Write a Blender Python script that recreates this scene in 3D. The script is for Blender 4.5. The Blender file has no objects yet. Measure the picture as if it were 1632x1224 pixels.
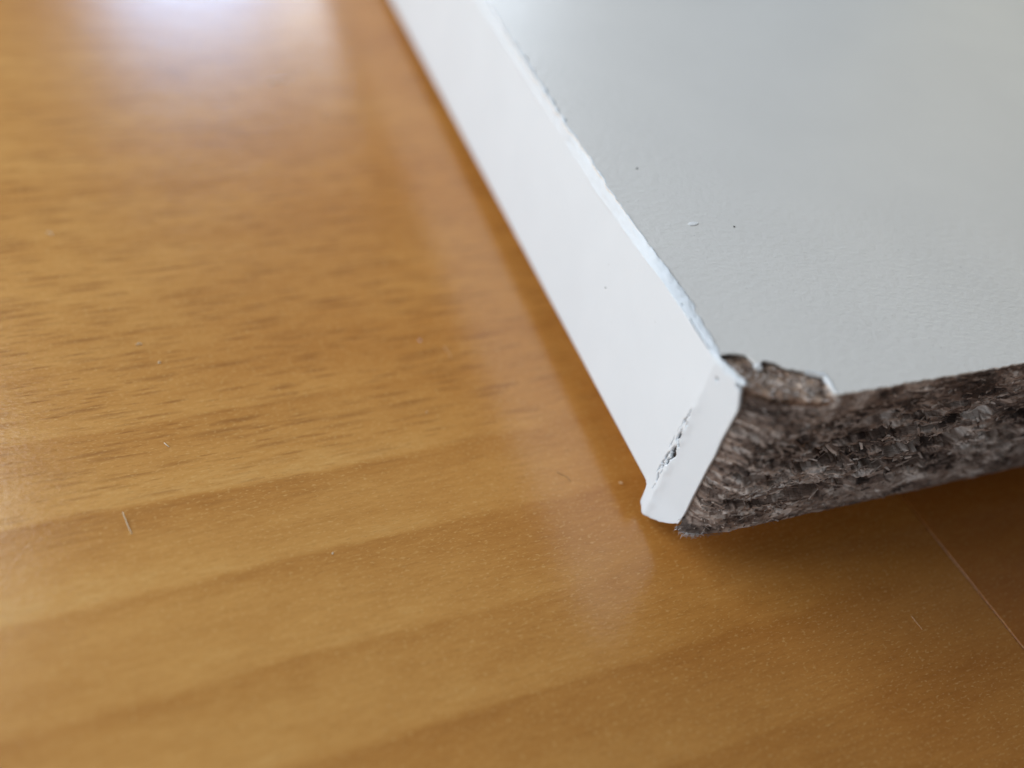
import bpy, bmesh, math, random
import numpy as np
from mathutils import Matrix, Vector, kdtree
random.seed(7); rng = np.random.default_rng(7)
MM = 0.001
sc = bpy.context.scene
C = sc.collection

# ---------------------------------------------------------------- camera, world, lights
TILT, LIFT = 0.026, 3.9                       # the board leans: its near corner is held 3.9 mm off the floor
BOARD = Matrix.Translation((0, 0, LIFT * MM)) @ Matrix.Rotation(-TILT, 4, 'X')
cam = bpy.data.cameras.new('camera'); camo = bpy.data.objects.new('camera', cam); C.objects.link(camo)
camM = Matrix(((0.92661098, 0.13596187, -0.35058018, -42.4776 * MM),
               (-0.33444435, 0.72414620, -0.60312457, -37.5552 * MM),
               (0.17186936, 0.67611141, 0.71647351, 69.5836 * MM),
               (0, 0, 0, 1)))
camo.matrix_world = BOARD @ camM
cam.sensor_width = 36; cam.lens = 36 * 1571.15 / 1632
cam.clip_start = 0.005; cam.clip_end = 20
cam.dof.use_dof = True; cam.dof.focus_distance = 0.0880; cam.dof.aperture_fstop = 9.6
sc.camera = camo

w = bpy.data.worlds.new('World'); sc.world = w; w.use_nodes = True
bg = w.node_tree.nodes['Background']; bg.inputs[0].default_value = (0.95, 0.98, 1.0, 1); bg.inputs[1].default_value = 0.085

def area(name, az, el, dist, sx, sy, power, col):
    """az: degrees from +Y towards -X; el: degrees above the floor"""
    l = bpy.data.lights.new(name, 'AREA'); l.shape = 'RECTANGLE'; l.size = sx; l.size_y = sy
    l.energy = power; l.color = col
    o = bpy.data.objects.new(name, l); C.objects.link(o)
    a, e = math.radians(az), math.radians(el)
    d = Vector((-math.sin(a) * math.cos(e), math.cos(a) * math.cos(e), math.sin(e)))
    o.location = d * dist; o.rotation_euler = (-d).to_track_quat('-Z', 'Y').to_euler()
    return o
area('back_window_light', 54, 34, 0.32, 0.25, 0.21, 0.765, (0.91, 0.96, 1.0))
area('side_window_light', 78, 17, 0.34, 0.30, 0.12, 0.31, (0.76, 0.90, 1.0))
area('front_side_light', 122, 15, 0.22, 0.16, 0.07, 0.12, (0.86, 0.92, 1.0))
area('far_window_light', -4, 19.0, 1.6, 0.22, 0.40, 5.0, (0.42, 0.64, 1.0))
area('far_second_window_light', -16.5, 18.5, 1.6, 0.38, 0.36, 5.8, (0.80, 0.89, 1.0))
area('far_wide_window_light', -46, 11.0, 1.6, 0.8, 0.30, 0.8, (0.66, 0.88, 1.0))
area('warm_fill_light', -62, 20, 0.36, 0.22, 0.14, 0.055, (1.0, 0.72, 0.15))  # added lamp with no known source, tints the panel's right side warm
sc.view_settings.view_transform = 'Standard'; sc.view_settings.look = 'None'
sc.view_settings.exposure = 0; sc.view_settings.gamma = 1
sc.cycles.use_denoising = True

# ---------------------------------------------------------------- helpers
def tag(o, label=None, cat=None, group=None, kind=None):
    for k, v in (('label', label), ('category', cat), ('group', group), ('kind', kind)):
        if v: o[k] = v
    return o
def mesh(name, verts, faces, mat, parent=None, smooth=False, attr=None):
    m = bpy.data.meshes.new(name)
    m.from_pydata([tuple(v) for v in verts], [], faces)
    m.materials.append(mat)
    if smooth: m.polygons.foreach_set('use_smooth', [True] * len(m.polygons))
    if attr is not None:
        a = m.attributes.new('tone', 'FLOAT', 'POINT'); a.data.foreach_set('value', np.asarray(attr, np.float32))
    m.update()
    o = bpy.data.objects.new(name, m); C.objects.link(o)
    if parent: o.parent = parent
    return o
def empty(name, loc=(0, 0, 0)):
    o = bpy.data.objects.new(name, None); C.objects.link(o); o.location = loc; o.empty_display_size = 0.01
    return o
def hash3(i, j, k, s):
    n = (i * 73856093) ^ (j * 19349663) ^ (k * 83492791) ^ (s * 2654435761 & 0x7fffffff)
    n = (n ^ (n >> 13)) * 1274126177 & 0x7fffffff
    return ((n ^ (n >> 16)) & 0xffff) / 65535.0
def vnoise(x, y, z=0.0, s=0):
    x, y, z = np.broadcast_arrays(np.asarray(x, float), np.asarray(y, float), np.asarray(z, float))
    xi, yi, zi = (np.floor(v).astype(np.int64) for v in (x, y, z))
    f = [v - np.floor(v) for v in (x, y, z)]; f = [t * t * (3 - 2 * t) for t in f]
    r = 0
    for a in (0, 1):
        for b in (0, 1):
            for c in (0, 1):
                r = r + hash3(xi + a, yi + b, zi + c, s) * (f[0] if a else 1 - f[0]) * (f[1] if b else 1 - f[1]) * (f[2] if c else 1 - f[2])
    return r
def sstep(a, b, x):
    t = np.clip((np.asarray(x, float) - a) / (b - a), 0, 1); return t * t * (3 - 2 * t)

# ---------------------------------------------------------------- materials
def new_mat(name):
    m = bpy.data.materials.new(name); m.use_nodes = True
    nt = m.node_tree; p = nt.nodes['Principled BSDF']
    return m, nt, p
class G:
    """a few shortcuts for node graphs"""
    def __init__(s, nt): s.nt = nt
    def n(s, t, **kw):
        n = s.nt.nodes.new(t)
        for k, v in kw.items(): setattr(n, k, v)
        return n
    def put(s, sock, v):
        if isinstance(v, bpy.types.NodeSocket): s.nt.links.new(v, sock)
        else: sock.default_value = v
    def math(s, op, a, b=0.0, c=0.0, clamp=False):
        n = s.n('ShaderNodeMath', operation=op, use_clamp=clamp)
        for i, v in enumerate((a, b, c)): s.put(n.inputs[i], v)
        return n.outputs[0]
    def mapv(s, vec, scale, rot=(0, 0, 0), loc=(0, 0, 0)):
        n = s.n('ShaderNodeMapping'); s.put(n.inputs['Vector'], vec)
        n.inputs['Scale'].default_value = scale; n.inputs['Rotation'].default_value = rot; n.inputs['Location'].default_value = loc
        return n.outputs[0]
    def noise(s, vec, scale=1.0, detail=2.0, rough=0.5, dist=0.0):
        n = s.n('ShaderNodeTexNoise'); s.put(n.inputs['Vector'], vec)
        n.inputs['Scale'].default_value = scale; n.inputs['Detail'].default_value = detail
        n.inputs['Roughness'].default_value = rough; n.inputs['Distortion'].default_value = dist
        return n.outputs['Fac']
    def ramp(s, f, stops, interp='LINEAR'):
        n = s.n('ShaderNodeValToRGB'); s.put(n.inputs[0], f); e = n.color_ramp.elements; n.color_ramp.interpolation = interp
        while len(e) < len(stops): e.new(0.5)
        for i, (p, c) in enumerate(stops):
            e[i].position = p; e[i].color = (c, c, c, 1) if isinstance(c, (int, float)) else (*c, 1)
        return n.outputs[0]
    def mix(s, f, a, b, mode='MIX'):
        n = s.n('ShaderNodeMix', data_type='RGBA', blend_type=mode); s.put(n.inputs[0], f)
        for i, v in ((6, a), (7, b)):
            if isinstance(v, tuple): v = (*v, 1)
            s.put(n.inputs[i], v)
        return n.outputs[2]
    def bump(s, h, dist, strength=1.0):
        n = s.n('ShaderNodeBump'); s.put(n.inputs['Height'], h); n.inputs['Distance'].default_value = dist; n.inputs['Strength'].default_value = strength
        return n.outputs[0]

def wood_material(name, tint, seed):
    m, nt, p = new_mat(name); g = G(nt)
    obj = g.n('ShaderNodeTexCoord').outputs['Object']
    mm = g.mapv(obj, (1000, 1000, 1000), rot=(0, 0, math.radians(3.1)), loc=(seed * 37.0, 0, seed * 5.0))   # millimetres, x along the grain
    sep = g.n('ShaderNodeSeparateXYZ'); g.put(sep.inputs[0], mm)
    x, y = sep.outputs[0], sep.outputs[1]
    # growth-ring bands: abrupt dark line, fading to pale below the next one
    warp = g.noise(g.mapv(mm, (0.010, 0.05, 1)), detail=2.0)
    warp2 = g.noise(g.mapv(mm, (0.06, 0.25, 1)), detail=4.0, rough=0.6)
    yy = g.math('ADD', y, g.math('MULTIPLY', g.math('SUBTRACT', warp, 0.5), 3.0))
    yy = g.math('ADD', yy, g.math('MULTIPLY', g.math('SUBTRACT', warp2, 0.5), 1.5))
    ring = g.math('FRACT', g.math('DIVIDE', g.math('ADD', yy, 430.9), 8.6))
    ring = g.ramp(ring, [(0.0, 0.45), (0.05, 0.95), (0.12, 1.0), (0.40, 0.66), (0.75, 0.36), (0.965, 0.05), (1.0, 0.30)])
    ramp_n = g.noise(g.mapv(mm, (0.02, 0.09, 1), loc=(7, 3, 0)), detail=2.0)
    ringamp = g.math('MULTIPLY', g.ramp(g.math('DIVIDE', g.math('ADD', y, 100.0), 200.0), [(0.0, 1.0), (0.65, 1.0), (0.70, 0.25), (1.0, 0.2)]), g.ramp(ramp_n, [(0.25, 0.22), (0.65, 0.60)]))
    ringamp = g.math('MULTIPLY', ringamp, g.ramp(g.math('DIVIDE', g.math('ADD', x, 100.0 - seed * 37.0), 200.0), [(0.22, 1.0), (0.44, 0.16)]))
    patch = g.noise(g.mapv(mm, (0.03, 0.12, 1)), detail=3.0)
    tone = g.math('MULTIPLY', g.math('SUBTRACT', ring, 0.5), ringamp)
    tone = g.math('ADD', tone, g.math('MULTIPLY', g.math('SUBTRACT', patch, 0.5), 0.8))
    fine = g.noise(g.mapv(mm, (0.5, 2.6, 1)), detail=4.0, rough=0.65)
    tone = g.math('ADD', tone, g.math('MULTIPLY', g.math('SUBTRACT', fine, 0.5), 0.72))
    mott = g.noise(g.mapv(mm, (0.14, 0.45, 1), loc=(3, 8, 0)), detail=3.0, rough=0.6)
    tone = g.math('ADD', tone, g.math('MULTIPLY', g.math('SUBTRACT', mott, 0.5), 0.42))
    tone = g.math('ADD', tone, 0.5, clamp=True)
    col = g.ramp(tone, [(0.0, (0.37, 0.147, 0.029)), (0.35, (0.46, 0.202, 0.044)), (0.7, (0.55, 0.264, 0.065)), (1.0, (0.61, 0.325, 0.095))])
    # beech ray flecks: short dark dashes along the grain
    fl = None
    for k, (sx, sy, th) in enumerate(((0.125, 1.15, 0.42), (0.105, 1.25, 0.38), (0.21, 1.9, 0.40))):
        v = g.n('ShaderNodeTexVoronoi', feature='F1'); dm = g.mapv(mm, (sx, sy, 1), rot=(0, 0, math.radians(-5.5 + k * 1.3)), loc=(k * 13.7, k * 7.1, 0))
        wob = g.n('ShaderNodeVectorMath', operation='ADD'); g.put(wob.inputs[0], dm)
        nz = g.n('ShaderNodeTexNoise'); g.put(nz.inputs['Vector'], g.mapv(mm, (0.25, 0.9, 1))); nz.inputs['Detail'].default_value = 3
        sub = g.n('ShaderNodeVectorMath', operation='SCALE'); sub.inputs['Scale'].default_value = 0.22; g.put(sub.inputs[0], nz.outputs['Color'])
        g.put(wob.inputs[1], sub.outputs[0]); g.put(v.inputs['Vector'], wob.outputs[0]); v.inputs['Scale'].default_value = 1.0
        v.voronoi_dimensions = '2D'
        rnd = g.n('ShaderNodeSeparateColor'); g.put(rnd.inputs[0], v.outputs['Color'])
        d = g.math('SUBTRACT', 1.0, g.math('DIVIDE', v.outputs['Distance'], g.math('MULTIPLY', rnd.outputs[0], th + 0.12)), clamp=True)
        d = g.math('MULTIPLY', d, rnd.outputs[1])
        fl = d if fl is None else g.math('MAXIMUM', fl, d)
    flz = g.ramp(g.math('DIVIDE', g.math('ADD', y, 100.0), 200.0), [(0.0, 0.10), (0.60, 0.12), (0.66, 0.95), (0.95, 0.9), (1.0, 0.5)])
    fl = g.math('MULTIPLY', g.math('MULTIPLY', fl, flz), 1.15, clamp=True)
    col = g.mix(fl, col, (0.30, 0.120, 0.026))
    # tiny pores
    pore = g.noise(g.mapv(mm, (1.6, 7.0, 1)), detail=2.0, rough=0.6)
    col = g.mix(g.ramp(pore, [(0.0, 0.75), (0.44, 0.0)]), col, (0.25, 0.11, 0.03))
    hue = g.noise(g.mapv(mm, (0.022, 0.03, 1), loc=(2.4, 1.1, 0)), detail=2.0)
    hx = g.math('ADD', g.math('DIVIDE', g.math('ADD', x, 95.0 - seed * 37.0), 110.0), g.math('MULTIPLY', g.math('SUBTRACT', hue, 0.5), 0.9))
    col = g.mix(g.ramp(hx, [(0.0, 0.0), (1.0, 1.0)], 'EASE'), g.mix(1.0, col, (1.13, 1.20, 1.36), 'MULTIPLY'), g.mix(1.0, col, (0.99, 0.84, 0.65), 'MULTIPLY'))  # camera colour shading painted into the wood: lighter and yellower left, redder right
    lite = g.noise(g.mapv(mm, (2.2, 4.6, 1), loc=(9, 4, 0)), detail=1.0)
    col = g.mix(g.ramp(lite, [(0.58, 0.0), (0.76, 0.55)]), col, (0.70, 0.42, 0.15))
    col = g.mix(1.0, col, tint, 'MULTIPLY')
    g.put(p.inputs['Base Color'], col)
    emb = g.noise(g.mapv(mm, (1.7, 3.6, 1)), detail=2.0, rough=0.5)
    emb2 = g.noise(g.mapv(mm, (0.22, 0.4, 1)), detail=1.0)
    h = g.math('ADD', emb, g.math('MULTIPLY', emb2, 0.7))
    g.put(p.inputs['Normal'], g.bump(h, 0.000021, 1.0))
    g.put(p.inputs['Roughness'], g.math('ADD', g.math('MULTIPLY', fine, 0.08), 0.160))
    p.inputs['Specular IOR Level'].default_value = 0.74
    return m

def laminate_material(name, base, bump_mm, rough, stretch=(1.0, 1.0)):
    m, nt, p = new_mat(name); g = G(nt)
    obj = g.n('ShaderNodeTexCoord').outputs['Object']
    mm = g.mapv(obj, (1000, 1000, 1000), rot=(0, 0, math.radians(28)))
    n1 = g.noise(g.mapv(mm, (1.5 * stretch[0], 1.5 * stretch[1], 1.5)), detail=3.0, rough=0.6)
    n2 = g.noise(g.mapv(mm, (0.10, 0.10, 0.10)), detail=3.0)
    col = g.mix(g.ramp(n2, [(0.35, 0.0), (0.7, 1.0)]), base, tuple(c * 0.965 for c in base))
    sp = g.noise(g.mapv(mm, (2.2, 2.2, 2.2)), detail=1.0)
    col = g.mix(g.ramp(sp, [(0.78, 0.0), (0.81, 0.30)]), col, (0.30, 0.29, 0.27))
    g.put(p.inputs['Base Color'], col)
    g.put(p.inputs['Normal'], g.bump(n1, bump_mm * MM, 1.0))
    g.put(p.inputs['Roughness'], g.math('ADD', g.math('MULTIPLY', n2, 0.08), rough))
    p.inputs['Specular IOR Level'].default_value = 0.5
    return m
def chip_material(name, hue=(1, 1, 1)):
    m, nt, p = new_mat(name); g = G(nt)
    t = g.n('ShaderNodeAttribute', attribute_name='tone').outputs['Fac']
    obj = g.n('ShaderNodeTexCoord').outputs['Object']
    mm = g.mapv(obj, (1000, 1000, 1000))
    f = g.noise(g.mapv(mm, (1.4, 5.0, 5.0)), detail=4.0, rough=0.7)
    tt = g.math('ADD', t, g.math('MULTIPLY', g.math('SUBTRACT', f, 0.5), 0.55), clamp=True)
    col = g.ramp(tt, [(0.0, tuple(c * w_ for c, w_ in zip((0.062, 0.044, 0.037), hue))), (0.35, tuple(c * w_ for c, w_ in zip((0.27, 0.20, 0.165), hue))), (0.7, tuple(c * w_ for c, w_ in zip((0.50, 0.42, 0.37), hue))), (1.0, tuple(c * w_ for c, w_ in zip((0.76, 0.70, 0.66), hue)))])
    g.put(p.inputs['Base Color'], col)
    g.put(p.inputs['Normal'], g.bump(f, 0.00012, 0.8))
    p.inputs['Roughness'].default_value = 0.8; p.inputs['Specular IOR Level'].default_value = 0.35
    return m
def plain(name, col, rough=0.6, spec=0.4):
    m, nt, p = new_mat(name); g = G(nt)
    obj = g.n('ShaderNodeTexCoord').outputs['Object']
    n = g.noise(g.mapv(obj, (3000, 3000, 3000)), detail=2.0)
    g.put(p.inputs['Base Color'], g.mix(n, tuple(c * 0.85 for c in col), tuple(min(1, c * 1.1) for c in col)))
    p.inputs['Roughness'].default_value = rough; p.inputs['Specular IOR Level'].default_value = spec
    return m
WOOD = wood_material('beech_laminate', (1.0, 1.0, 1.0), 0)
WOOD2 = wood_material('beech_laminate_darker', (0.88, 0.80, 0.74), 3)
TOP = laminate_material('grey_white_melamine', (0.83, 0.805, 0.768), 0.058, 0.30, (0.8, 1.5))
BAND = laminate_material('white_edging', (0.745, 0.78, 0.815), 0.012, 0.48)
BAND.node_tree.nodes['Principled BSDF'].inputs['Specular IOR Level'].default_value = 0.22
CHIP = chip_material('chipboard')
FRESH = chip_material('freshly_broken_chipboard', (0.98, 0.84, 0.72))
WHITE = plain('white_chip', (0.80, 0.80, 0.80))
PALE = plain('pale_fibre', (0.72, 0.62, 0.45))
DARK = plain('dark_fibre', (0.10, 0.06, 0.03))
FUZZ = plain('paper_fuzz', (0.55, 0.53, 0.53))
DUST = plain('pinkish_dust', (0.70, 0.48, 0.45))
TAN = plain('tan_dust', (0.70, 0.45, 0.24))
BLACK = plain('black_speck', (0.04, 0.035, 0.03))
FELT = plain('felt', (0.12, 0.10, 0.09), 0.95)

# ---------------------------------------------------------------- the floor: laminate planks
floor = tag(empty('floor', (29.25 * MM, -5.8 * MM, 0)), kind='structure')
floor.rotation_euler = (0, 0, math.radians(5.2))
def plank(x0, x1, y0, y1, mat):
    bm = bmesh.new()
    bmesh.ops.create_cube(bm, size=1.0)
    for v in bm.verts:
        v.co = Vector(((x0 + x1) / 2 + v.co.x * (x1 - x0), (y0 + y1) / 2 + v.co.y * (y1 - y0), -3.5 + v.co.z * 7.0)) * MM
    top = [e for e in bm.edges if all(v.co.z > -0.001 for v in e.verts)]
    bmesh.ops.bevel(bm, geom=top, offset=0.11 * MM, segments=2, affect='EDGES', profile=0.5)
    me = bpy.data.meshes.new('plank'); bm.to_mesh(me); bm.free(); me.materials.append(mat)
    o = bpy.data.objects.new('plank', me); C.objects.link(o); o.parent = floor
    return o
GAP = 0.05
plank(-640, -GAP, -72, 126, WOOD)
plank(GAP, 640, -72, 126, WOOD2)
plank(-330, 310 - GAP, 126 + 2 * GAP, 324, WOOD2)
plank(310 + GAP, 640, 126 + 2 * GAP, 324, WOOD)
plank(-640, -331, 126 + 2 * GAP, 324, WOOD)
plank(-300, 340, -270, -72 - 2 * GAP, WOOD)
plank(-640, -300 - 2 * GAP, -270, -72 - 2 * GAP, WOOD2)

# ---------------------------------------------------------------- the chipboard panel
panel = tag(empty('chipboard_panel'), 'white coated chipboard panel with a chipped corner and raw brown sawn edge', 'board')
panel.matrix_world = BOARD
LX, LY, T = 165.0, 148.0, 18.0
# --- outline of the break in the top coating (mm in the panel's own frame)
border = [(5.75, 0.42), (6.6, 0.58), (9.34, 0.81), (12.5, 1.06), (15.4, 0.88), (18.6, 0.58), (22.9, 0.41), (27.6, 0.20), (32.5, 0.36), (37.9, 0.05), (43.5, 0.1), (50.9, 0.05), (57.5, 0.2), (63.2, 0.3), (100, 0.3), (160, 0.3)]
by, bx = np.array([b[0] for b in border]), np.array([b[1] for b in border])
def border_x(y):
    y = np.asarray(y, float)
    return np.interp(y, by, bx) + 0.22 * (vnoise(y / 0.9, 0.3, 0, 5) - 0.5) + 0.16 * (vnoise(y / 0.35, 0.3, 0, 6) - 0.5)
notch = [(0.45, 5.72), (1.53, 5.74), (2.2, 5.62), (2.8, 5.36), (3.02, 4.85), (3.06, 4.46), (3.3, 4.30), (3.56, 4.32), (3.75, 4.52), (4.1, 4.50), (4.91, 4.06), (5.53, 3.39), (6.2, 3.1), (6.93, 2.71), (7.6, 2.35), (8.2, 1.91), (8.22, 1.3), (8.09, 0.7), (8.1, 0.2), (8.25, -0.02)]
def ragged(pts, step, amp, s):
    out = []
    for (x0, y0), (x1, y1) in zip(pts, pts[1:]):
        n = max(1, int(math.hypot(x1 - x0, y1 - y0) / step))
        for i in range(n):
            t = i / n; out.append([x0 + (x1 - x0) * t, y0 + (y1 - y0) * t])
    out.append(list(pts[-1])); a = np.array(out)
    a[1:-1, 0] += amp * (vnoise(a[1:-1, 0] / 0.3, a[1:-1, 1] / 0.3, 0, s) - 0.5)
    a[1:-1, 1] += amp * (vnoise(a[1:-1, 0] / 0.3, a[1:-1, 1] / 0.3, 0, s + 1) - 0.5)
    return [tuple(v) for v in a]

# top coating: a thin sheet, its rim broken off round the corner
ys = np.concatenate([np.arange(6.0, 60, 0.22), np.arange(60, LY, 2.0), [LY]])
left = [(float(border_x(y)) - 0.02, float(y)) for y in ys][::-1]
nt_ = ragged(notch, 0.16, 0.16, 11)
xs = np.concatenate([np.arange(8.4, 60, 0.16), np.arange(60, LX, 2.0), [LX]])
front = [(float(x), float(-0.05 + 0.16 * (vnoise(x / 0.5, 0.5, 0, 21) - 0.5) + 0.12 * (vnoise(x / 0.2, 0.5, 0, 22) - 0.5))) for x in xs]
outline = left + nt_ + front + [(LX, LY)]
bm = bmesh.new()
vs = [bm.verts.new((x * MM, y * MM, (T - 0.03) * MM)) for x, y in outline]
lo = [bm.verts.new((x * MM, y * MM, (T - 0.23) * MM)) for x, y in outline]
f = bm.faces.new(vs); f.normal_update()
if f.normal.z < 0: f.normal_flip()
n = len(vs)
for i in range(n):
    j = (i + 1) % n; bm.faces.new((vs[i], lo[i], lo[j], vs[j]))
bmesh.ops.recalc_face_normals(bm, faces=bm.faces[:])
bmesh.ops.triangulate(bm, faces=[q for q in bm.faces if len(q.verts) > 4])
me = bpy.data.meshes.new('top_laminate'); bm.to_mesh(me); bm.free(); me.materials.append(TOP)
top = bpy.data.objects.new('top_laminate', me); C.objects.link(top); top.parent = panel

# --- white broken lip round the right end of the notch: the coating is bent up and shows its pale layer
lipline = [(6.93, 2.75), (7.6, 2.40), (8.22, 1.98), (8.30, 1.3), (8.18, 0.72), (8.2, 0.25), (8.4, 0.05)]
lp = ragged(lipline, 0.12, 0.08, 31); V, F = [], []
for i, (x, y) in enumerate(lp):
    t = i / (len(lp) - 1); wd = 0.08 + 0.24 * math.sin(math.pi * min(1, t * 1.05)) ** 1.5 * (0.6 + 0.8 * float(vnoise(i * 0.35, 0.2, 0, 41)))
    a, b = lp[max(0, i - 1)], lp[min(len(lp) - 1, i + 1)]
    tx, ty = b[0] - a[0], b[1] - a[1]; L = math.hypot(tx, ty) or 1; nx, ny = -ty / L, tx / L
    V += [(p_ * MM for p_ in (x - nx * 0.06, y - ny * 0.06, T - 0.32)), (p_ * MM for p_ in (x + nx * 0.02, y + ny * 0.02, T + 0.05)),
          (p_ * MM for p_ in (x + nx * wd * 0.6, y + ny * wd * 0.6, T + 0.05)), (p_ * MM for p_ in (x + nx * wd, y + ny * wd, T - 0.04))]
    if i:
        o = 4 * i
        for k in range(3): F.append((o - 4 + k, o + k, o + k + 1, o - 3 + k))
mesh('broken_rim', [tuple(v) for v in V], F, BAND, panel, smooth=True)

# --- chipboard core: one sheet over the sawn side and over the broken top of the corner
zr = np.arange(0.05, 17.7, 0.125)
FX = np.array([0.2, 0.45, 0.82, 1.5, 2.53, 3.77, 5.0]); FYV = np.array([1.60, 1.15, 0.72, 0.45, 0.23, 0.08, 0.0])
def foot_x(x, z): return x - 0.80 * (1 - sstep(1.05, 2.2, x)) * sstep(1.1, 0.0, z)
def front_y(x, z):
    y = 2.0 * np.clip(1 - (x - 1.05) / 3.0, 0, 1.25) ** 1.7
    y = y + 1.15 * sstep(12.5, 17.6, z) * (1 - sstep(3.0, 8.3, x))
    y = y + 0.9 * (1 - sstep(1.0, 1.55, x)) * (0.4 + vnoise(z / 1.6, 0.1, 0, 51))          # gap behind the end of the edging
    k_ = sstep(1.5, 0.15, z) * (np.asarray(x) < 5); y = y * (1 - k_) + np.interp(foot_x(x, z), FX, FYV) * k_
    y = y - 0.10 * sstep(17.2, 17.7, z) * sstep(8, 9, x)
    return y
cx = np.concatenate([np.arange(1.05, 47, 0.125), np.arange(47, LX, 0.7), [LX]])
# flake cells: seeds on the sheet, long along x
def cells(Px, Pz, seed, sx, sz, n, x1, z0, z1):
    r = np.random.default_rng(seed)
    S = np.stack([r.uniform(-3, x1, n) / sx, r.uniform(z0, z1, n) / sz], 1)
    kd = kdtree.KDTree(n)
    for i, q in enumerate(S): kd.insert((q[0], q[1], 0), i)
    kd.balance()
    wx = Px + 1.2 * (vnoise(Px / 2.2, Pz / 1.3, 0, seed) - 0.5)
    wz = Pz + 1.3 * (vnoise(Px / 2.6, Pz / 1.6, 0, seed + 1) - 0.5) + 0.22 * (vnoise(Px / 0.5, Pz / 0.4, 0, seed + 2) - 0.5)
    idx = np.array([kd.find((a / sx, b / sz, 0))[1] for a, b in zip(wx.ravel(), wz.ravel())]).reshape(Px.shape)
    return idx, r.random(n), r.random(n), r.uniform(-1, 1, n), S[:, 1] * sz, S[:, 0] * sx, wx, wz
PX, PZ = np.meshgrid(cx, zr, indexing='ij')
idx, r1, r2, r3, sz_, sx_, wx, wz = cells(PX, PZ, 3, 2.6, 0.72, 2600, 50, -1, 19)
idc, q1, q2, q3, cz_, cx_, wxc, wzc = cells(PX, PZ, 9, 4.0, 0.80, 1300, 50, -1, 19)
core_zone = sstep(1.6, 4.0, PZ) * (1 - sstep(12.0, 15.5, PZ))
dep = (0.20 * r1[idx] ** 1.5 + 0.22 * r3[idx] * (wz - sz_[idx])) * (1 - 0.3 * core_zone)
dep = dep + core_zone * (0.85 * q1[idc] ** 2.2 + 0.22 * q3[idc] * (wzc - cz_[idc]))
hole = sstep(0.60, 0.74, vnoise(PX / 4.2 + 3.3, PZ / 1.35, 0, 77)) * core_zone
dep = dep + 0.8 * hole
HOLES = [(13.0, 8.6, 3.6, 0.9, 1.5), (11.6, 9.6, 2.0, 0.7, 1.2), (14.6, 7.2, 1.8, 0.6, 1.0), (9.6, 10.8, 1.8, 0.5, 0.9), (15.8, 11.1, 2.4, 0.6, 1.4), (21.1, 7.7, 3.2, 0.8, 1.7), (18.6, 6.2, 3.0, 0.6, 1.3), (25.3, 7.9, 2.6, 0.9, 1.7), (21.1, 12.4, 1.6, 0.5, 0.9), (27.2, 11.9, 2.0, 0.5, 0.9), (8.9, 4.2, 2.0, 0.55, 1.0), (27.4, 4.8, 2.0, 0.5, 0.9), (31.9, 7.2, 2.2, 0.8, 1.4), (4.4, 8.1, 1.4, 0.4, 0.8), (6.4, 3.8, 1.2, 0.6, 1.0), (35, 10.0, 2.5, 0.7, 1.4), (16.5, 4.2, 1.6, 0.4, 0.8), (7.2, 7.0, 1.3, 0.5, 0.9)]
for hx, hz, rx, rz, hd in HOLES:
    wob = 1.1 * (vnoise(PX / 0.9, PZ / 0.5, 0, 91) - 0.5) + 0.5 * (vnoise(PX / 0.35, PZ / 0.25, 0, 92) - 0.5)
    d2 = ((PX - hx) / rx + wob) ** 2 + ((PZ - hz + 0.16 * (PX - hx) * 0.5) / rz + wob) ** 2
    dep = dep + 1.45 * hd * sstep(1.0, 0.15, d2)
dep = dep + 0.20 * (vnoise(PX / 0.9, PZ / 0.30, 0, 63) - 0.5) + (0.15 + 0.18 * (1 - sstep(5, 10, PX))) * (vnoise(PX / 0.35, PZ / 0.22, 0, 61) - 0.5) + 0.07 * (vnoise(PX / 0.16, PZ / 0.14, 0, 62) - 0.5)
dep = dep * (0.35 + 0.65 * sstep(0.0, 0.9, PZ))
dep = np.maximum(dep, -0.18)
def soften(a):
    b = np.pad(a, 1, mode='edge'); b = (b[:-2] + 2 * b[1:-1] + b[2:]) / 4; return (b[:, :-2] + 2 * b[:, 1:-1] + b[:, 2:]) / 4
dep = 0.55 * dep + 0.45 * soften(dep)
FY = front_y(PX, PZ) + dep
tone = np.where(core_zone > 0.5, 0.36 + 0.66 * (q2[idc] - 0.5) + 0.30 * (r2[idx] - 0.5), 0.36 + 0.52 * (r2[idx] - 0.5))
tone = tone + np.where(r2[idx] > 0.94, 0.28, 0.0) + 0.75 * (vnoise(PX / 3.5, PZ / 1.0, 0, 64) - 0.5) + 0.38 * np.exp(-((PX - 7) / 4.0) ** 2 - ((PZ - 5.6) / 1.8) ** 2)
# top rows running inward over the broken corner
ty = np.concatenate([np.arange(0.10, 6.6, 0.125)])
QX, QY = np.meshgrid(cx, ty, indexing='ij')
idt, t1, t2, t3, tz_, tx_, _, _ = cells(QX, QY, 15, 1.1, 0.55, 2600, 50, -1, 8)
in_notch = 1 - sstep(8.0, 8.6, QX)
y_edge = FY[:, -1][:, None]
TZ = T - 0.27 - 0.22 * t1[idt] * in_notch - 0.12 * in_notch * vnoise(QX / 1.2, QY / 1.0, 0, 71) - 0.14 * in_notch * (vnoise(QX / 0.3, QY / 0.22, 0, 72))
TZ = TZ - 0.35 * in_notch * sstep(1.4, 0.0, QY)
front_top = zr[-1] - 0.0
TYv = y_edge + QY * (1.0)
edge_drop = in_notch[:, :1] * (0.75 + 0.35 * vnoise(cx / 0.8, 0.4, 0, 73)[:, None])
PZ2 = PZ - edge_drop * sstep(14.5, 17.7, PZ)
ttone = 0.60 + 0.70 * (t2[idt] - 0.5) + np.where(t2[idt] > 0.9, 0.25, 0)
NX, NR = len(cx), len(zr) + len(ty)
P = np.zeros((NX, NR, 3))
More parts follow.
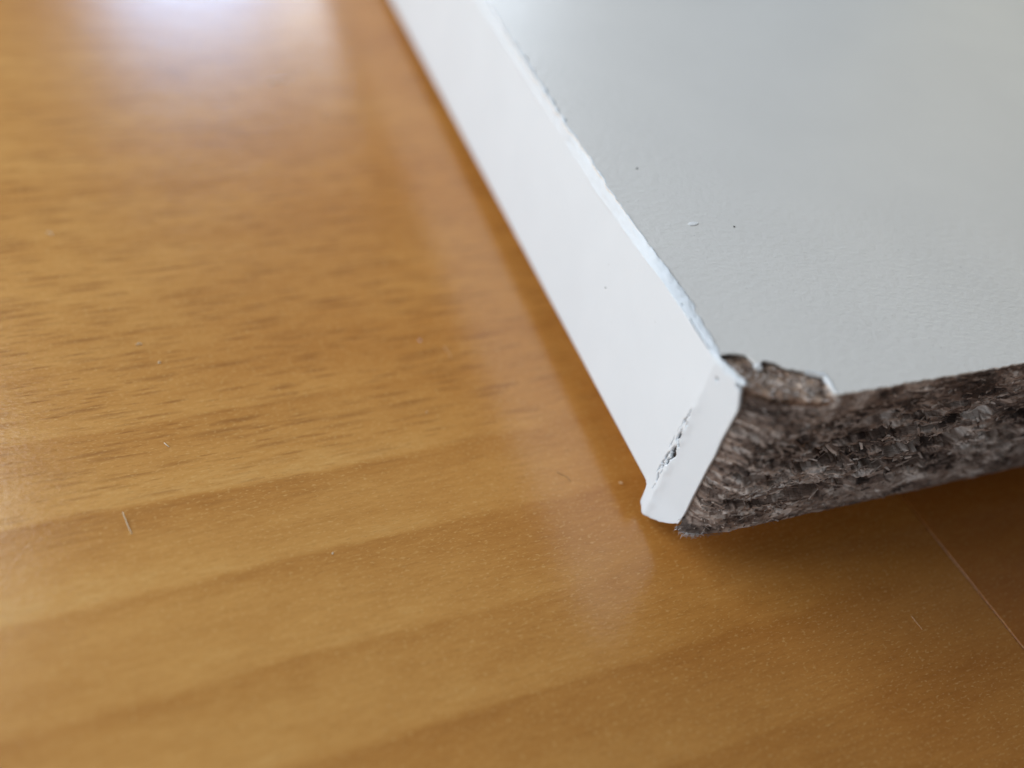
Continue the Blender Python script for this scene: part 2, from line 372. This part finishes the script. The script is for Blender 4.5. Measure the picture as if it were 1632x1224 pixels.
P[:, :len(zr), 0] = foot_x(PX, PZ); P[:, :len(zr), 1] = FY; P[:, :len(zr), 2] = PZ2
P[:, len(zr):, 0] = QX + (0.32 + 0.9 * np.clip(5.3 - TYv, 0, 9) / 3.3 - 1.05) * (1 - sstep(1.05, 3.2, QX)); P[:, len(zr):, 1] = TYv; P[:, len(zr):, 2] = np.minimum(TZ, T - 0.26)
TN = np.concatenate([tone, ttone], 1)
ii, jj = np.meshgrid(np.arange(NX - 1), np.arange(NR - 1), indexing='ij')
a = (ii * NR + jj).ravel(); b = a + NR
F = np.stack([a, b, b + 1, a + 1], 1).tolist()
core = mesh('core', P.reshape(-1, 3) * MM, F, CHIP, panel, attr=TN.ravel())
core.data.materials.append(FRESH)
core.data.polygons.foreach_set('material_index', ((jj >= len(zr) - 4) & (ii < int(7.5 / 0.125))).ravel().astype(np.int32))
# the rest of the core: bottom, left side behind the edging, back
bv = [(1.05, 2.9, 0.35), (LX, 0.2, 0.35), (LX, LY, 0.35), (0.6, LY, 0.35), (1.05, 2.9, T - 0.45), (0.6, LY, T - 0.45), (LX, LY, T - 0.45), (LX, 0.2, T - 0.45)]
mesh('core_block', [tuple(c * MM for c in v) for v in bv], [(0, 1, 2, 3), (0, 3, 5, 4), (3, 2, 6, 5), (2, 1, 7, 6)], CHIP, panel, attr=[0.3] * 8)
# bottom coating
xs2 = np.concatenate([np.arange(1.9, 60, 0.25), [LX]])
fr = [(float(x), float(front_y(x, 0.0)) + 0.22 + 0.2 * (float(vnoise(x / 0.4, 0.7, 0, 23)) - 0.5)) for x in xs2]
ol = [(0.55, LY), (0.55, 5.8), (1.45, 3.2)] + fr + [(LX, LY)]
V = [(x * MM, y * MM, 0.0) for x, y in ol] + [(x * MM, y * MM, 0.30 * MM) for x, y in ol]; n = len(ol)
mesh('bottom_laminate', V, [tuple(range(n))[::-1], tuple(range(n, 2 * n))] + [(i, (i + 1) % n, n + (i + 1) % n, n + i) for i in range(n)], TOP, panel)

# --- loose flakes standing on the sawn face (too many and too small to pick apart)
V, F, A = [], [], []
def splinter(c, ax, up, L, W, H, tn):
    ax = ax / np.linalg.norm(ax); up = up - ax * (up @ ax); up /= np.linalg.norm(up); sd = np.cross(ax, up)
    o = len(V)
    for sx in (-1, 1):
        k = 1.0 if sx < 0 else rng.uniform(0.3, 0.9)
        for sy, su in ((-1, -1), (1, -1), (1, 1), (-1, 1)):
            V.append((c + ax * sx * L / 2 + sd * sy * W / 2 * k + up * su * H / 2 * k) * MM); A.append(tn)
    F.extend([(o, o + 1, o + 2, o + 3)[::-1], (o + 4, o + 5, o + 6, o + 7)] + [(o + k, o + (k + 1) % 4, o + 4 + (k + 1) % 4, o + 4 + k) for k in range(4)])
nz = len(zr)
for _ in range(1100):
    i = rng.integers(9, int(44 / 0.125)); j = rng.integers(2, nz - 1)
    c = np.array([PX[i, j], FY[i, j] - 0.03, PZ2[i, j]])
    cz = core_zone[i, j]
    L = rng.uniform(0.25, 0.9) * (1 + 0.9 * cz); W = rng.uniform(0.06, 0.22) * (1 + 0.8 * cz); H = rng.uniform(0.03, 0.09)
    an = rng.normal(0, 0.45) - 0.1
    ax = np.array([math.cos(an), rng.normal(0, 0.35), math.sin(an)]); up = np.array([rng.normal(0, 0.4), -1, rng.normal(0, 0.6)])
    splinter(c, ax, up, L, W, H, float(np.clip(rng.normal(0.42, 0.2) + (0.35 if rng.random() < 0.15 else 0), 0, 1)))
for _ in range(520):
    i = rng.integers(5, int(9 / 0.125)); j = rng.integers(2, nz - 3)
    c = np.array([foot_x(PX[i, j], PZ[i, j]), FY[i, j] - 0.02, PZ2[i, j]]); an = rng.normal(0, 0.6)
    splinter(c, np.array([math.cos(an), rng.normal(0, 0.4), math.sin(an)]), np.array([rng.normal(-0.3, 0.4), -1, rng.normal(0, 0.6)]), rng.uniform(0.12, 0.45), rng.uniform(0.05, 0.18), rng.uniform(0.03, 0.10), float(np.clip(rng.normal(0.45, 0.25), 0, 1)))
for _ in range(360):
    i = rng.integers(0, int(7.6 / 0.125)); j = rng.integers(0, len(ty) - 8)
    c = np.array([QX[i, j], TYv[i, j], P[i, nz + j, 2] + 0.02])
    an = rng.uniform(0, 6.28)
    splinter(c, np.array([math.cos(an), math.sin(an), rng.normal(0, 0.25)]), np.array([rng.normal(0, .3), rng.normal(0, .3), 1]), rng.uniform(0.2, 0.9), rng.uniform(0.08, 0.3), rng.uniform(0.03, 0.09), float(np.clip(rng.normal(0.55, 0.25), 0, 1)))
wf = mesh('wood_flakes', V, F, CHIP, panel, attr=A); wf['kind'] = 'stuff'

# --- fibres and paper fuzz along the lower and upper rim of the sawn side
def tube(V, F, pts, r0, r1=None, k=4):
    r1 = r0 if r1 is None else r1; o = len(V); n = len(pts)
    for i, p_ in enumerate(pts):
        p_ = np.asarray(p_, float)
        d = np.asarray(pts[min(n - 1, i + 1)], float) - np.asarray(pts[max(0, i - 1)], float); d /= np.linalg.norm(d) + 1e-9
        u = np.cross(d, (0.3, 0.2, 1.0)); u /= np.linalg.norm(u) + 1e-9; v = np.cross(d, u); r = r0 + (r1 - r0) * i / (n - 1)
        for a in range(k):
            t = 2 * math.pi * a / k; V.append(tuple((p_ + (u * math.cos(t) + v * math.sin(t)) * r) * MM))
    for i in range(n - 1):
        for a in range(k): F.append((o + i * k + a, o + i * k + (a + 1) % k, o + (i + 1) * k + (a + 1) % k, o + (i + 1) * k + a))
    F.append(tuple(o + a for a in range(k))[::-1]); F.append(tuple(o + (n - 1) * k + a for a in range(k)))
V, F = [], []
for k in range(230):
    near = k < 70
    x = rng.uniform(0.5, 4.2) if near else rng.uniform(3, 44)
    z = rng.uniform(-0.15, 0.45) if k % 3 else rng.uniform(0.0, 1.0)
    y = float(front_y(x, max(z, 0))) - 0.02
    L = rng.uniform(0.2, 0.7) * (0.9 if near else 0.6); an = rng.uniform(-0.9, 0.9)
    d = np.array([math.cos(an) * rng.choice([-1, 1]), -abs(math.sin(an)) * 0.6 - 0.1, rng.normal(-0.15, 0.3)]) * L
    p0 = np.array([x, y + 0.05, z]); tube(V, F, [p0, p0 + d * 0.5 + rng.normal(0, 0.05, 3), p0 + d], 0.018, 0.007, 3)
for k in range(420):
    x = rng.uniform(8.3, 48); p0 = np.array([x, 0.02, T - rng.uniform(0.1, 0.45)])
    d = np.array([rng.normal(0, 0.5), -rng.uniform(0.1, 0.6), rng.normal(0.25, 0.4)]) * rng.uniform(0.15, 0.42)
    tube(V, F, [p0, p0 + d * 0.5 + rng.normal(0, 0.03, 3), p0 + d], 0.02, 0.008, 3)
fz = mesh('paper_fuzz', V, F, plain('brown_fuzz', (0.20, 0.17, 0.155)), panel); fz['kind'] = 'stuff'
V, F = [], []
for k in range(70):
    x = rng.uniform(0.25, 2.4); z = rng.uniform(-0.1, 0.3); y = float(np.interp(x, FX, FYV)) + rng.uniform(-0.05, 0.05)
    an = rng.uniform(-1.4, 1.0); L = rng.uniform(0.2, 0.6)
    d = np.array([math.cos(an) * rng.choice([-1, 1]), -0.35, rng.normal(-0.05, 0.3)]) * L; p0 = np.array([x, y, z])
    tube(V, F, [p0, p0 + d * 0.5 + rng.normal(0, 0.08, 3), p0 + d], 0.022, 0.008, 3)
fz = mesh('torn_paper', V, F, FUZZ, panel); fz['kind'] = 'stuff'

# --- white edging: a sheet round the left edge; its end is cracked, folded in and hangs below the panel
CR = [(12.6, 5.05), (16.4, 4.5)]
def fold_x(y):                                   # the end strip turns towards the sawn side
    return np.where(y < 5.3, 0.9 * (5.3 - y) / 3.3, 0.0)
low = [(1.6, 0.3), (1.85, 0.0), (2.87, -1.16), (3.6, -1.9), (4.5, -2.48), (5.2, -2.80), (5.73, -2.97), (5.95, -2.65), (6.1, -2.55), (6.40, -2.42), (6.48, -1.9), (6.55, -0.8), (6.75, -0.12), (7.2, -0.02), (8, 0.0), (200, 0.0)]
lowy, lowz = np.array([l[0] for l in low]), np.array([l[1] for l in low])
yv = np.concatenate([np.arange(0, 1.0001, 1 / 60)])  # placeholder for the free end
y_end = lambda t: 1.90 + 0.28 * (vnoise(t * 9, 0.4, 0, 81) - 0.5) * 0.5 + 0.55 * sstep(0.86, 1.0, t)
ucol = np.concatenate([np.linspace(0, 1, 150)[:-1] * 11.0, 11.0 + np.linspace(0, 1, 190)[:-1] * 50, 61 + np.linspace(0, 1, 30) * (LY - 61)])
NV, NA = 150, 14
tv = np.linspace(0, 1, NV)
U, TV = np.meshgrid(ucol, tv, indexing='ij')
zt = lambda y: T - (0.30 + 1.45 * sstep(8.5, 32, y) + 0.35 * (vnoise(y / 3.0, 0.5, 0, 97) - 0.5) * sstep(10, 20, y))         # where the rounding starts
ye = y_end(TV)
Y = ye + U * (LY - ye) / LY
zb = np.interp(Y, lowy, lowz) + 0.10 * (vnoise(Y / 0.3, 0.2, 0, 83) - 0.5) * (Y < 7)
zt_ = zt(Y)
Z = zb + (zt_ - zb) * TV
X = fold_x(Y) - 0.22 * sstep(1.5, -2.6, Z) * (Y < 7)
# crumpled skin along the fold
X = X - 0.10 * np.exp(-((Y - 5.3) / 0.55) ** 2) * (0.3 + vnoise(Y / 0.5, Z / 0.8, 0, 85)) * sstep(15.5, 12, Z)
X = X + 0.02 * (vnoise(Y / 2.5, Z / 2.5, 0, 86) - 0.5)
# the rounded top rim and the smeared flange on the top coating
aa = np.linspace(0, 1, NA + 1)[1:]
Ytop = Y[:, -1][:, None] + 0 * aa[None, :]
xb = np.interp(Ytop, by, bx, left=0.36) + 0.22 * (vnoise(Ytop / 0.9, 0.3, 0, 5) - 0.5) + 0.16 * (vnoise(Ytop / 0.35, 0.3, 0, 6) - 0.5) + 0.06
xb = np.where(Ytop < 5.8, 0.42 + 0.30 * (vnoise(Ytop / 0.5, 0.1, 0, 87) - 0.3), xb)
rz = T - zt(Ytop); x0 = fold_x(Ytop) - 0
ang = aa[None, :] * math.pi / 2
Xt = x0 + xb * (0.45 * (1 - np.cos(ang)) + 0.55 * aa[None, :]); Zt = (T - rz) + rz * (0.45 * np.sin(ang) + 0.55 * aa[None, :]) + 0.015
Xt = Xt - 0.10 * np.exp(-((aa[None, :] - 0.12) / 0.12) ** 2) * (vnoise(Ytop / 1.1, 0.7, 0, 93)) * (Ytop > 6)
Xt = Xt + 0.10 * (vnoise(Ytop / 0.7, aa[None, :] * 5, 0, 94) - 0.5) * np.sin(aa[None, :] * math.pi)
Zt = Zt + 0.09 * (vnoise(Ytop / 0.6, Xt / 0.3, 0, 88) - 0.5) * sstep(0.3, 0.8, aa)[None, :]
P = np.concatenate([np.stack([X, Y, Z], 2), np.stack([Xt, Ytop + 0 * Xt, Zt], 2)], 1)
NU, NT = P.shape[0], P.shape[1]
# slits of the cracks, in (y, z) of the sheet: they are holes, the dark core shows through
slits = [((5.45, 12.0), (5.62, 9.6), 0.07), ((5.50, 9.3), (5.42, 7.9), 0.16), ((5.42, 8.0), (5.05, 7.2), 0.10), ((5.32, 7.1), (5.30, 5.3), 0.20), ((5.66, 8.6), (5.62, 7.3), 0.07), ((5.80, 10.2), (5.74, 8.9), 0.05), ((6.1, 3.4), (6.2, 2.2), 0.06), ((5.25, 10.6), (5.2, 9.6), 0.06), ((5.85, 5.6), (5.95, 4.3), 0.09), ((6.0, 4.4), (6.05, 3.4), 0.06), ((5.60, 3.4), (5.72, 2.4), 0.06), ((5.55, 6.9), (5.75, 5.4), 0.05), ((5.38, 5.2), (5.55, 4.2), 0.17), ((5.75, 4.2), (5.85, 3.2), 0.06), ((5.95, 2.6), (5.75, 1.4), 0.14), ((5.7, 1.2), (5.85, 0.2), 0.06), ((5.62, 11.0), (5.95, 8.2), 0.035), ((6.0, 7.6), (6.1, 5.6), 0.045)]
cy, cz = P[:, :NV, 1], P[:, :NV, 2]
hole = np.zeros((NU, NT), bool)
for (ya, za), (yb_, zb_), wd in slits:
    dy, dz = yb_ - ya, zb_ - za; t = np.clip(((cy - ya) * dy + (cz - za) * dz) / (dy * dy + dz * dz), 0, 1)
    d = np.hypot(cy - ya - t * dy, (cz - za - t * dz)); ww = 1.3 * wd * (0.45 + 1.3 * vnoise(cz / 0.35, ya, 0, 89)) * np.sin(math.pi * np.clip(t, 0.04, 0.96)) ** 0.5
    hole[:, :NV] |= d < ww
# crack along the upper rim close to the corner
ry = P[:, :, 1]; kk = np.arange(NT)[None, :] - NV
hole |= (kk >= 1) & (kk <= 2) & (ry > 5.4) & (ry < 10.2) & (vnoise(ry / 0.8, 0.9, 0, 90) > 0.36)
hole |= (kk >= 3) & (kk <= 4) & (np.abs(ry - 11.9) < 0.14)
hole[:, :NV] |= (np.hypot(cy - 4.55, cz - 16.35) < 0.17) | (np.hypot((cy - 2.55) / 0.45, (cz - 17.6) / 0.40) < 0.8 + 0.5 * vnoise(cy / 0.2, cz / 0.2, 0, 96)) | (np.hypot((cy - 4.2) / 0.30, (cz - 17.75) / 0.25) < 0.6 + 0.5 * vnoise(cy / 0.2, cz / 0.2, 0, 98))
ii, jj = np.meshgrid(np.arange(NU - 1), np.arange(NT - 1), indexing='ij')
keep = ~hole[:-1, :-1].ravel()
a = (ii * NT + jj).ravel()[keep]; b = a + NT
F = np.stack([a, a + 1, b + 1, b], 1).tolist()
band = mesh('edge_band', P.reshape(-1, 3) * MM, F, BAND, panel, smooth=True)
sd = band.modifiers.new('thickness', 'SOLIDIFY'); sd.thickness = 0.42 * MM; sd.offset = -1.0
# unseen felt pad that carries the far side
pv = [(70, 60), (95, 60), (95, 85), (70, 85)]
V = [(x * MM, y * MM, z * MM) for z in (-0.02, -(LIFT - 0.026 * 72) + 0.35) for x, y in pv]
mesh('felt_pad', V, [(0, 1, 2, 3), (7, 6, 5, 4), (0, 4, 5, 1), (1, 5, 6, 2), (2, 6, 7, 3), (3, 7, 4, 0)], FELT, panel)

# ---------------------------------------------------------------- crumbs, fibres and dust
def crumb(name, pos, size, mat, label, cat, group=None, on_board=False, flat=0.6, seed=0, stretch=(1, 1)):
    bm = bmesh.new(); bmesh.ops.create_icosphere(bm, subdivisions=2, radius=1.0)
    r = random.Random(seed * 31 + 5); o3 = [r.uniform(0, 50) for _ in range(3)]
    for v in bm.verts:
        c = np.array(v.co); k = 0.65 + 0.7 * float(vnoise(c[0] * 1.4 + o3[0], c[1] * 1.4 + o3[1], c[2] * 1.4 + o3[2], seed))
        v.co = Vector((c[0] * k * size * stretch[0], c[1] * k * size * stretch[1], (c[2] * k * flat + flat * 0.6) * size)) * MM
    me = bpy.data.meshes.new(name); bm.to_mesh(me); bm.free(); me.materials.append(mat)
    o = bpy.data.objects.new(name, me); C.objects.link(o)
    p_ = Vector([c * MM for c in pos]); o.location = BOARD @ p_ if on_board else p_
    o.rotation_euler = (0, 0, r.uniform(0, 6))
    return tag(o, label, cat, group)
def fibre(name, pts, r, mat, label, cat='fibre', group='stray fibres lying on the wooden floor'):
    b = np.array(pts[0], float); V, F = [], []
    n = 12; t = np.linspace(0, 1, n); pp = np.array(pts, float)
    s = np.linspace(0, 1, len(pp)); q = np.stack([np.interp(t, s, pp[:, k]) for k in range(3)], 1)
    for _ in range(2): q[1:-1] = (q[:-2] + 2 * q[1:-1] + q[2:]) / 4
    tube(V, F, [p_ - b for p_ in q], r, r * 0.7, 5)
    o = mesh(name, V, F, mat, smooth=True); o.location = b * MM
    return tag(o, label, cat, group)
Z0 = 0.05
fibre('wood_fibre', [(-45.24, 15.8, 0.35), (-45.12, 15.3, 0.14), (-45.0, 14.7, Z0), (-44.75, 13.7, Z0)], 0.042, PALE, 'long pale wood fibre standing on the pale band of floor at the left')
fibre('wood_fibre', [(-41.10, 22.75, Z0), (-40.95, 22.42, 0.16), (-40.72, 22.2, Z0)], 0.05, PALE, 'tiny pale bent fibre on the floor above the long one')
fibre('wood_fibre', [(-12.30, 29.95, Z0), (-12.18, 29.2, 0.10), (-12.0, 28.34, Z0)], 0.035, TAN, 'thin straight tan fibre on the floor left of the white edge')
fibre('dark_hair', [(-6.25, 12.1, Z0), (-5.85, 11.6, 0.06), (-5.45, 11.25, 0.10), (-5.38, 10.75, Z0)], 0.018, DARK, 'short dark curved hair in the pale reflection near the broken corner', 'hair', None)
fibre('wood_fibre', [(-42.2, 35.3, Z0), (-41.9, 35.42, 0.12), (-41.7, 35.25, Z0)], 0.055, PALE, 'short pale chip of fibre on the dark flecked grain at the left')
fibre('wood_fibre', [(-49.3, 53.0, Z0), (-49.0, 52.9, 0.1), (-48.8, 52.5, Z0)], 0.06, PALE, 'small blurred pale fibre close to the left border of the photo')
fibre('wood_fibre', [(21.0, -10.5, Z0), (21.08, -11.2, 0.06), (21.2, -11.95, Z0)], 0.028, TAN, 'faint thin fibre beside the plank joint at the lower right')
fibre('wood_fibre', [(-21.5, 79.6, Z0), (-20, 80.1, 0.2), (-18.5, 80.1, Z0)], 0.08, WHITE, 'blurred white fibre in the bright window reflection at the top')
crumb('dust_crumb', (-14.58, 31.24, 0), 0.128, DUST, 'tiny pinkish crumb on the floor beside the straight tan fibre', 'crumb', 'crumbs lying on the wooden floor', seed=1)
crumb('dust_crumb', (-0.45, 9.55, 0), 0.160, TAN, 'tan crumb on the floor close to the bottom of the white edge', 'crumb', 'crumbs lying on the wooden floor', seed=2, stretch=(1.3, 0.8))
crumb('dust_crumb', (-40.38, 32.62, 0), 0.120, PALE, 'pale dot of dust on the flecked grain at the left', 'crumb', 'crumbs lying on the wooden floor', seed=3)
crumb('dust_crumb', (-16.6, 21.73, 0), 0.096, TAN, 'faint tan dot of dust at the middle of the bare floor', 'crumb', 'crumbs lying on the wooden floor', seed=4)
crumb('dust_crumb', (-29.03, 8.11, 0), 0.088, PALE, 'pale dot of dust on a dark grain line low on the floor', 'crumb', 'crumbs lying on the wooden floor', seed=5)
crumb('dust_crumb', (-15.74, 71.3, 0), 0.272, plain('brown_dust', (0.28, 0.17, 0.09)), 'dark blurred speck on the floor under the window reflection', 'speck', None, seed=6, flat=0.25)
crumb('white_crumb', (6.28, 21.65, T - 0.03), 0.26, plain('bright_white_chip', (0.93, 0.93, 0.93)), 'white oblong crumb lying on the grey panel top', 'crumb', None, True, seed=7, stretch=(2.2, 1.1), flat=0.16)
crumb('dark_speck', (10.13, 20.7, T - 0.03), 0.085, BLACK, 'black pinpoint speck on the panel top right of the white crumb', 'speck', 'dark specks on the panel', True, seed=8)
crumb('dark_speck', (4.49, 30.3, T - 0.03), 0.09, BLACK, 'dark pinpoint speck on the panel top behind the white crumb', 'speck', 'dark specks on the panel', True, seed=9)
crumb('dark_speck', (-0.03, 22.76, 10.0), 0.07, BLACK, 'dark pinpoint speck on the white edge face', 'speck', 'dark specks on the panel', True, seed=10)
crumb('laminate_crumb', (1.15, 2.85, T - 0.42), 0.34, WHITE, 'round white crumb of coating by the crack at the broken corner', 'crumb', 'white crumbs of coating stuck in the broken corner', True, seed=11, flat=0.8)
crumb('laminate_crumb', (3.25, 4.15, T - 0.45), 0.38, WHITE, 'white crumb of coating at the upper rim of the brown break', 'crumb', 'white crumbs of coating stuck in the broken corner', True, seed=12, flat=0.8)
